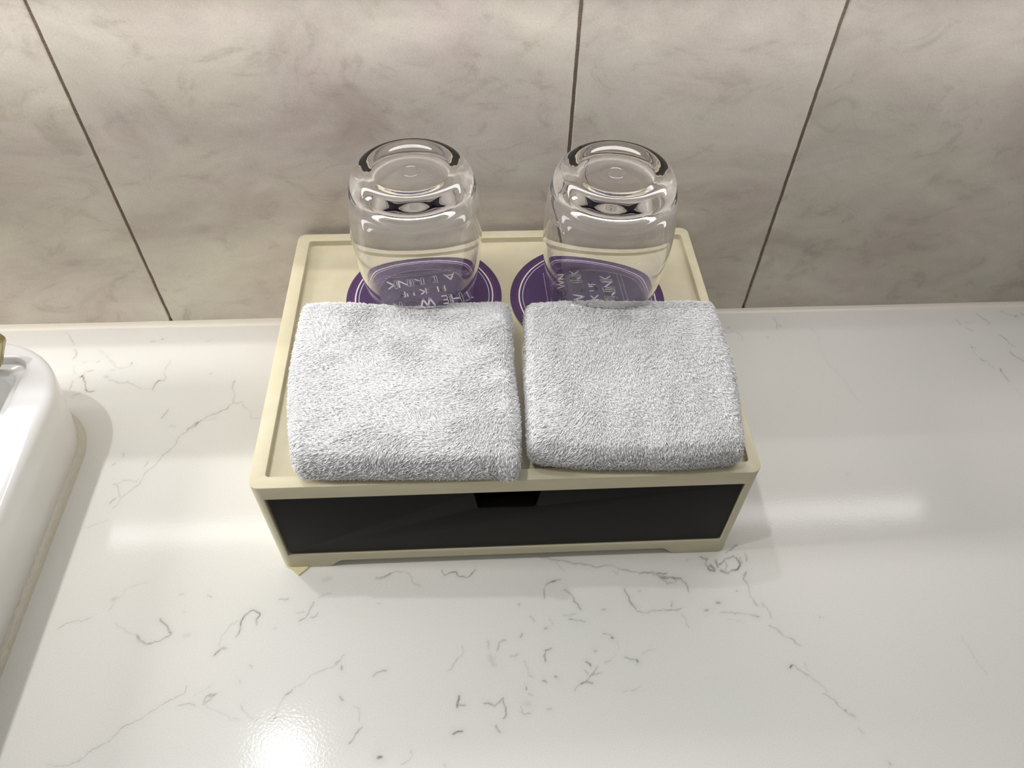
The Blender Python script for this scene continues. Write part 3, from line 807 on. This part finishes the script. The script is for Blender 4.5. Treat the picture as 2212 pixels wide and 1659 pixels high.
def make_coaster(x, y, ang, label):
    bm = bmesh.new()
    n = 160
    r = 0.0480
    lo = [bm.verts.new((r * math.cos(2 * math.pi * i / n), r * math.sin(2 * math.pi * i / n), 0)) for i in range(n)]
    hi = [bm.verts.new((r * math.cos(2 * math.pi * i / n), r * math.sin(2 * math.pi * i / n), CT)) for i in range(n)]
    bm.faces.new(lo[::-1])
    bm.faces.new(hi)
    for i in range(n):
        j = (i + 1) % n
        f = bm.faces.new((lo[i], lo[j], hi[j], hi[i]))
        f.material_index = 3
    z = CT + 0.00006
    ring(bm, 0.0441, 0.00022, z, 2)
    ring(bm, 0.0424, 0.00085, z, 1)
    ring(bm, 0.0402, 0.00038, z, 1)
    text_line(bm, 'PUT DOWN', -.0225, .0225, .0128, .0048, .00085, z, False)
    text_line(bm, 'THE WORK.', -.0290, .0290, .0015, .0066, .00110, z, True)
    text_line(bm, 'PICK UP', -.0140, .0145, -.0072, .0045, .00085, z, False)
    text_line(bm, 'A DRINK.', -.0225, .0240, -.0182, .0064, .00110, z, True)
    for v0 in (-.0228, -.0252, .0225, .0249):
        P = [(-.0235 + .047 * i / 150, v0 + .00028 * math.sin(i / 150 * 2 * math.pi * 22)) for i in range(151)]
        stroke(bm, P, .00022, z, 1)
    o = bm_obj('coaster', bm, [m_purple, m_print, m_magenta, m_card])
    o.location = (x, y, CZ)
    o.rotation_euler = (0, 0, math.radians(ang))
    return tag(o, label, 'coaster', 'purple coasters on the cream box')


make_coaster(-0.0390, -0.0630, 191, 'round purple coaster under the left glass, its white lettering upside down')
make_coaster(0.0622, -0.0670, 92, 'round purple coaster under the right glass, its white lettering turned sideways')


# ------------------------------------------------------------------ glasses (upside down tumblers)
def spline(pts, n=10):
    out = []
    P = [pts[0]] + list(pts) + [pts[-1]]
    for i in range(1, len(P) - 2):
        for k in range(n):
            t = k / n
            a, b, c, d = P[i - 1], P[i], P[i + 1], P[i + 2]
            out.append(tuple(0.5 * ((2 * b[j]) + (-a[j] + c[j]) * t + (2 * a[j] - 5 * b[j] + 4 * c[j] - d[j]) * t * t + (-a[j] + 3 * b[j] - 3 * c[j] + d[j]) * t ** 3) for j in (0, 1)))
    out.append(pts[-1])
    return out


def make_glass_mesh():
    outer = spline([(.0300, .0008), (.0318, .008), (.0346, .022), (.0366, .038), (.0373, .052), (.0366, .066), (.0350, .078), (.0328, .0865), (.0298, .0908), (.0262, .0923), (.0232, .0919), (.0206, .0908)], 8)
    dish = [(.0185, .0903), (.015, .0900), (.010, .0899), (.0056, .0899), (.0050, .09), (.0047, .0902), (.0044, .09), (.0038, .0899)]
    inner = spline([(.0036, .0790), (.0150, .0788), (.0225, .0780), (.0275, .0752), (.0312, .0700), (.0338, .0610), (.0350, .050), (.0345, .038), (.0326, .022), (.0301, .008), (.0286, .0008)], 8)
    lip = [(.0287, .0003), (.0290, 0.0), (.0296, 0.0), (.0299, .0003)]
    n = 128
    bm = bmesh.new()
    prof = lip + outer[1:] + dish
    top = bm.verts.new((0, 0, .0899))
    bot = bm.verts.new((0, 0, .0790))

    def rev(p):
        return [bm.verts.new((p[0] * math.cos(2 * math.pi * i / n), p[0] * math.sin(2 * math.pi * i / n), p[1])) for i in range(n)]
    A = [rev(p) for p in prof]
    B = [rev(p) for p in inner]
    chain = A
    for a, b in zip(chain[:-1], chain[1:]):
        for i in range(n):
            j = (i + 1) % n
            bm.faces.new((a[i], a[j], b[j], b[i]))
    for i in range(n):
        j = (i + 1) % n
        bm.faces.new((A[-1][i], A[-1][j], top))
    for a, b in zip(B[:-1], B[1:]):
        for i in range(n):
            j = (i + 1) % n
            bm.faces.new((a[i], a[j], b[j], b[i]))
    for i in range(n):
        j = (i + 1) % n
        bm.faces.new((bot, B[0][j], B[0][i]))
        bm.faces.new((B[-1][i], B[-1][j], A[0][j], A[0][i]))
    bmesh.ops.recalc_face_normals(bm, faces=bm.faces)
    me = bpy.data.meshes.new('drinking_glass')
    bm.to_mesh(me)
    bm.free()
    smooth(me)
    return me


gme = make_glass_mesh()
gl = link_mesh('drinking_glass', gme, m_glass)
gl.location = (-0.0398, -0.0625, CZ + CT + 0.0001)
tag(gl, 'clear tumbler upside down on the left purple coaster, behind the left towel', 'glass', 'upturned tumblers on the coasters')
g2 = gl.copy()
COL.objects.link(g2)
g2.location = (0.0695, -0.0670, CZ + CT + 0.0001)
g2.rotation_euler = (0, 0, math.radians(140))
tag(g2, 'clear tumbler upside down on the right purple coaster, behind the right towel', 'glass', 'upturned tumblers on the coasters')


# ------------------------------------------------------------------ folded terry towels
def fbm(P, seed, f):
    """cheap smooth noise for arrays of points (sum of sines)"""
    rng = np.random.RandomState(seed)
    out = np.zeros(len(P))
    for k in range(9):
        d = rng.normal(size=3)
        d /= np.linalg.norm(d)
        out += np.sin(P @ d * f * rng.uniform(.6, 1.7) + rng.uniform(0, 6.28)) / 3.0
    return out


def towel_shape(corners, bulge, zlo, zhi, nx=60, ny=56, nz=8, rr=0.0092, seed=1):
    """rounded, slightly lumpy slab mapped on a four-sided outline; returns verts, quads"""
    verts, idx = {}, {}
    co, faces = [], []
    hx, hy, hz = 1.0, 1.0, 1.0

    def vid(i, j, k):
        key = (i, j, k)
        if key not in idx:
            idx[key] = len(co)
            co.append((i / nx * 2 - 1, j / ny * 2 - 1, k / nz * 2 - 1))
        return idx[key]
    for i in range(nx):
        for j in range(ny):
            faces.append((vid(i, j, nz), vid(i + 1, j, nz), vid(i + 1, j + 1, nz), vid(i, j + 1, nz)))
            faces.append((vid(i, j + 1, 0), vid(i + 1, j + 1, 0), vid(i + 1, j, 0), vid(i, j, 0)))
    for k in range(nz):
        for i in range(nx):
            faces.append((vid(i, 0, k), vid(i + 1, 0, k), vid(i + 1, 0, k + 1), vid(i, 0, k + 1)))
            faces.append((vid(i + 1, ny, k), vid(i, ny, k), vid(i, ny, k + 1), vid(i + 1, ny, k + 1)))
        for j in range(ny):
            faces.append((vid(0, j + 1, k), vid(0, j, k), vid(0, j, k + 1), vid(0, j + 1, k + 1)))
            faces.append((vid(nx, j, k), vid(nx, j + 1, k), vid(nx, j + 1, k + 1), vid(nx, j, k + 1)))
    C = np.array(co)
    Lx, Ly, Lz = 0.058, 0.056, (zhi - zlo) / 2
    P = C * np.array([Lx, Ly, Lz])
    r = min(rr, Lz * 0.98)
    q = .55
    inner = np.clip(P, [-Lx + r * q, -Ly + r * q, -Lz + r], [Lx - r * q, Ly - r * q, Lz - r])
    d = P - inner
    ln = np.linalg.norm(d / np.array([q, q, 1]), axis=1, keepdims=True)
    d = np.where(ln > 1e-9, d / np.maximum(ln, 1e-9) * r, 0)
    P = inner + d
    u = (P[:, 0] / Lx + 1) / 2
    v = (P[:, 1] / Ly + 1) / 2
    FL, FR, BR, BL = [np.array(c) for c in corners]
    XY = (FL[None] * ((1 - u) * (1 - v))[:, None] + FR[None] * (u * (1 - v))[:, None] + BR[None] * (u * v)[:, None] + BL[None] * ((1 - u) * v)[:, None])
    XY += bulge(u, v)
    z = P[:, 2] + (zlo + zhi) / 2
    Q = np.column_stack([XY, z])
    top = np.clip(C[:, 2] * .5 + .5, 0, 1)
    Q[:, 2] += top * (0.0007 * fbm(Q * np.array([1, 1, 0]), seed, 90) + 0.0004 * fbm(Q * np.array([1, 1, 0]), seed + 9, 260))
    Q[:, 0] += 0.0007 * fbm(Q, seed + 3, 110) * (np.abs(C[:, 0]) > .97)
    Q[:, 1] += 0.0006 * fbm(Q, seed + 4, 110) * (np.abs(C[:, 1]) > .97)
    # folded edge at the front: the lower layer is held up by the box rim
    return Q, np.array(faces)


def pile_mesh(Q, F, count, seed, lean_fn, length=0.0028, rad=0.00023):
    """terry loops: thousands of short bent, tapered strands rooted on the towel"""
    rng = np.random.RandomState(seed)
    a, b, c, d = (Q[F[:, i]] for i in range(4))
    nrm = np.cross(c - a, d - b)
    area = np.linalg.norm(nrm, axis=1) / 2
    nrm /= (2 * area[:, None] + 1e-12)
    keep = nrm[:, 2] > -0.75
    w = area * keep
    fi = rng.choice(len(F), count, p=w / w.sum())
    s, t = rng.rand(count)[:, None], rng.rand(count)[:, None]
    root = (a[fi] * (1 - s) + b[fi] * s) * (1 - t) + (d[fi] * (1 - s) + c[fi] * s) * t
    # smooth normals: average of vertex normals
    vn = np.zeros_like(Q)
    for i in range(4):
        np.add.at(vn, F[:, i], nrm * area[:, None])
    vn /= np.linalg.norm(vn, axis=1)[:, None] + 1e-12
    N = (vn[F[fi, 0]] * (1 - s) + vn[F[fi, 1]] * s) * (1 - t) + (vn[F[fi, 3]] * (1 - s) + vn[F[fi, 2]] * s) * t
    N /= np.linalg.norm(N, axis=1)[:, None]
    lean = lean_fn(root, rng)
    lean = lean - N * np.sum(lean * N, 1)[:, None]
    lean /= np.linalg.norm(lean, axis=1)[:, None] + 1e-9
    L = length * rng.uniform(.7, 1.2, count)[:, None] * (1 + .3 * np.clip(1 - N[:, 2:3], 0, 1))
    up = rng.uniform(.42, .72, count)[:, None]
    side = np.clip(1 - N[:, 2:3], 0, 1)
    up = up + side * 0.55
    jit = rng.normal(size=(count, 3)) * 0.15
    seg = 4
    prev = root - N * 0.0004
    pts = [prev]
    for k in range(seg):
        dirv = N * (up * (1.25 - 0.45 * k)) + lean * (0.35 + 0.42 * k) * (1 - .6 * side) + jit * (0.6 + .3 * k)
        dirv /= np.linalg.norm(dirv, axis=1)[:, None]
        prev = prev + dirv * L / seg
        pts.append(prev)
    rads = [1.0, 1.05, 1.0, 0.85, 0.45]
    ref = rng.normal(size=(count, 3))
    V = []
    for k in range(seg + 1):
        tng = pts[min(k + 1, seg)] - pts[max(k - 1, 0)]
        tng /= np.linalg.norm(tng, axis=1)[:, None]
        e1 = np.cross(tng, ref)
        e1 /= np.linalg.norm(e1, axis=1)[:, None]
        e2 = np.cross(tng, e1)
        for j in range(3):
            an = 2 * math.pi * j / 3
            V.append(pts[k] + (e1 * math.cos(an) + e2 * math.sin(an)) * rad * rads[k])
    V = np.stack(V, 1)                      # count, (seg+1)*3, 3
    nv = (seg + 1) * 3
    base = (np.arange(count) * nv)[:, None]
    quads = []
    for k in range(seg):
        for j in range(3):
            j2 = (j + 1) % 3
            quads.append([k * 3 + j, k * 3 + j2, (k + 1) * 3 + j2, (k + 1) * 3 + j])
    quads = (base[:, :, None] + np.array(quads)[None]).reshape(-1, 4)
    tris = (base + np.array([[seg * 3, seg * 3 + 1, seg * 3 + 2]])).reshape(-1, 3)
    return V.reshape(-1, 3), quads, tris


def np_mesh(name, V, quads, tris=None):
    me = bpy.data.meshes.new(name)
    me.vertices.add(len(V))
    me.vertices.foreach_set('co', V.astype(np.float32).ravel())
    loops = quads.ravel()
    starts = np.arange(0, quads.size, 4)
    if tris is not None and len(tris):
        loops = np.concatenate([loops, tris.ravel()])
        starts = np.concatenate([starts, quads.size + np.arange(0, tris.size, 3)])
    me.loops.add(len(loops))
    me.loops.foreach_set('vertex_index', loops.astype(np.int32))
    me.polygons.add(len(starts))
    me.polygons.foreach_set('loop_start', starts.astype(np.int32))
    me.update(calc_edges=True)
    me.polygons.foreach_set('use_smooth', np.ones(len(starts), bool))
    return me


def make_towel(label, corners, bulge, zlo, zhi, seed, lean_fn, count):
    cx = sum(c[0] for c in corners) / 4
    cy = sum(c[1] for c in corners) / 4
    r = empty('folded_towel', (cx, cy, zlo))
    tag(r, label, 'towel', 'folded white face towels on the cream box')
    Q, F = towel_shape(corners, bulge, zlo, zhi, seed=seed)
    V, qd, tr = pile_mesh(Q, F, count, seed, lean_fn)
    off = np.array([cx, cy, zlo])
    cloth = link_mesh('folded_cloth', np_mesh('folded_cloth', Q - off, F), m_terry, r)
    pile = link_mesh('terry_pile', np_mesh('terry_pile', V - off, qd, tr), m_terry, r)
    pile['kind'] = 'stuff'
    return r


def lean_left(P, rng):
    # rows of loops lie mostly sideways, wandering like brushed cloth
    a = math.pi + 0.25 + 0.55 * fbm(P, 21, 120) + 0.45 * fbm(P, 22, 330)
    c = np.array([-0.046, -0.146])
    q = (P[:, :2] - c) / np.array([0.058, 0.056])
    out = np.sign(q) * np.abs(q) ** 6 * 1.6
    return np.column_stack([np.cos(a) + out[:, 0], np.sin(a) + out[:, 1], np.zeros(len(P))])


def lean_right(P, rng):
    a = -1.65 + 0.45 * fbm(P, 31, 110) + 0.40 * fbm(P, 32, 320)
    c = np.array([0.074, -0.146])
    q = (P[:, :2] - c) / np.array([0.056, 0.054])
    out = np.sign(q) * np.abs(q) ** 6 * 1.6
    return np.column_stack([np.cos(a) + out[:, 0], np.sin(a) + out[:, 1], np.zeros(len(P))])


def bulge_l(u, v):
    x = np.zeros_like(u)
    x -= 0.0042 * (1 - u) * np.sin(np.pi * np.clip(v, 0, 1)) ** 0.8
    y = -0.0012 * np.sin(np.pi * u) * (1 - v) + 0.0008 * np.sin(np.pi * u * 2 + 1) * v - .0025 * np.clip(u - .9, 0, 1) * 10 * (1 - v)
    return np.column_stack([x, y])


def bulge_r(u, v):
    x = -0.0010 * (1 - u) * np.sin(np.pi * v) + 0.0030 * u * np.sin(np.pi * v)
    y = -0.0045 * np.sin(np.pi * u) * (1 - v) + 0.0010 * np.sin(np.pi * u * 1.5) * v
    return np.column_stack([x, y])


make_towel('folded white terry towel at the left, in front of the left glass',
           [(-0.0975, -0.1980), (0.0116, -0.2025), (0.0110, -0.0898), (-0.1062, -0.0903)], bulge_l, 0.0856, 0.1028, 7, lean_left, 105000)
make_towel('folded white terry towel at the right, in front of the right glass',
           [(0.0192, -0.1935), (0.1245, -0.1975), (0.1315, -0.0925), (0.0232, -0.0912)], bulge_r, 0.0856, 0.1020, 12, lean_right, 105000)


# ------------------------------------------------------------------ wash basin
def loft(rings, bm, close_first=False, close_last=False):
    V = [[bm.verts.new(p) for p in r] for r in rings]
    n = len(rings[0])
    for a, b in zip(V[:-1], V[1:]):
        for i in range(n):
            j = (i + 1) % n
            bm.faces.new((a[i], a[j], b[j], b[i]))
    if close_first:
        bm.faces.new(V[0][::-1])
    if close_last:
        bm.faces.new(V[-1])


basin = tag(empty('wash_basin', (-0.48, -0.26, 0)), 'white ceramic wash basin with rounded corner at the left edge', 'basin')
bpy.context.view_layer.update()
sxl, sxr, syf, syb = -0.72, -0.2575, -0.455, -0.0695


def rr_ring(dx, z, r, bk=0.0):
    return [(x, y, z) for x, y in rrect(sxl + dx, sxr - dx - bk * .35, syf + dx, syb - dx + bk, max(r, .002), 14)]


rings = []
R0 = 0.052
for z, dx in ((0.0, .0085), (.010, .0062), (.022, .0042), (.034, .0024), (.046, .0008), (.053, 0.0)):
    rings.append(rr_ring(dx, z, R0 - dx))
for k in range(1, 9):
    t = math.radians(90 * k / 8)
    rings.append(rr_ring(.0062 * (1 - math.cos(t)), .053 + .0062 * math.sin(t), R0 - .0062 * (1 - math.cos(t))))
rings.append(rr_ring(.0165, .0598, R0 - .0165 - .018, .0035))
for k in range(1, 5):
    t = math.radians(90 * k / 4)
    rings.append(rr_ring(.0190 + .0016 * math.sin(t), .0598 - .0016 * (1 - math.cos(t)), .0105, .0035))
rings.append(rr_ring(.0212, .0555, .0100, .0035))
rings.append(rr_ring(.0225, .0548, .0095, .0035))
rings.append(rr_ring(.0260, .0545, .0085, .0035))
rings.append(rr_ring(.0275, .0538, .0082, .0035))
rings.append(rr_ring(.0285, .0500, .0084, .0035))
rings.append(rr_ring(.0300, .0200, .0090, .0035))
rings.append(rr_ring(.0320, .0090, .0110, .0035))
rings.append(rr_ring(.0370, .0050, .0150, .0035))
rings.append(rr_ring(.1000, .0040, .0300, .0035))
bm = bmesh.new()
loft(rings, bm, close_first=True, close_last=True)
bo = bm_obj('basin_body', bm, m_ceramic, sm=60)
into(bo, basin)
rings = []
for z, dx in ((0.0, .0035), (.0018, .0045), (.0034, .0066), (.0042, .0090)):
    rings.append(rr_ring(dx, z, R0 - dx))
bm = bmesh.new()
loft(rings, bm)
so = bm_obj('sealant', bm, m_foot, sm=60)
so['label'] = 'yellowed sealant bead around the foot of the basin'
into(so, basin)

# tap at the back of the basin: only the edge of its spout is in view
tap = tag(empty('tap', (-0.33, -0.079, 0.0598)), 'olive beige edge of a tap block over the basin, cut by the left edge', 'tap')
bpy.context.view_layer.update()
cb = prism(rrect(-0.340, -0.322, -0.0850, -0.0740, .003, 5), 0.0597, 0.0840)
prism(rrect(-0.340, -0.322, -0.0894, -0.0735, .002, 3), 0.0700, 0.0820, 'z', cb)
prism(rrect(-0.430, -0.312, -0.1300, -0.0892, .006, 4), 0.0640, 0.1300, 'z', cb)  # unseen bulk of the tap, enlarged to shade the basin bowl
prism(rrect(-0.430, -0.345, -0.0890, -0.0735, .002, 3), 0.0597, 0.1300, 'z', cb)
col = bm_obj('tap_body_with_shade_block', cb, m_chrome, sm=40)
into(col, tap)
bm = bmesh.new()
rings = []
for z, x1_ in ((0.0603, -0.2936), (.0605, -.2934), (.070, -.2880), (.079, -.2827), (.0815, -.2822), (.084, -.2834), (.0862, -.2860)):
    rings.append([(x, y, z) for x, y in rrect(-0.345, x1_, -0.0955, -0.0895, .0015, 5)])
loft(rings, bm, True, True)
sp = bm_obj('spout', bm, m_chrome, sm=40)
into(sp, tap)
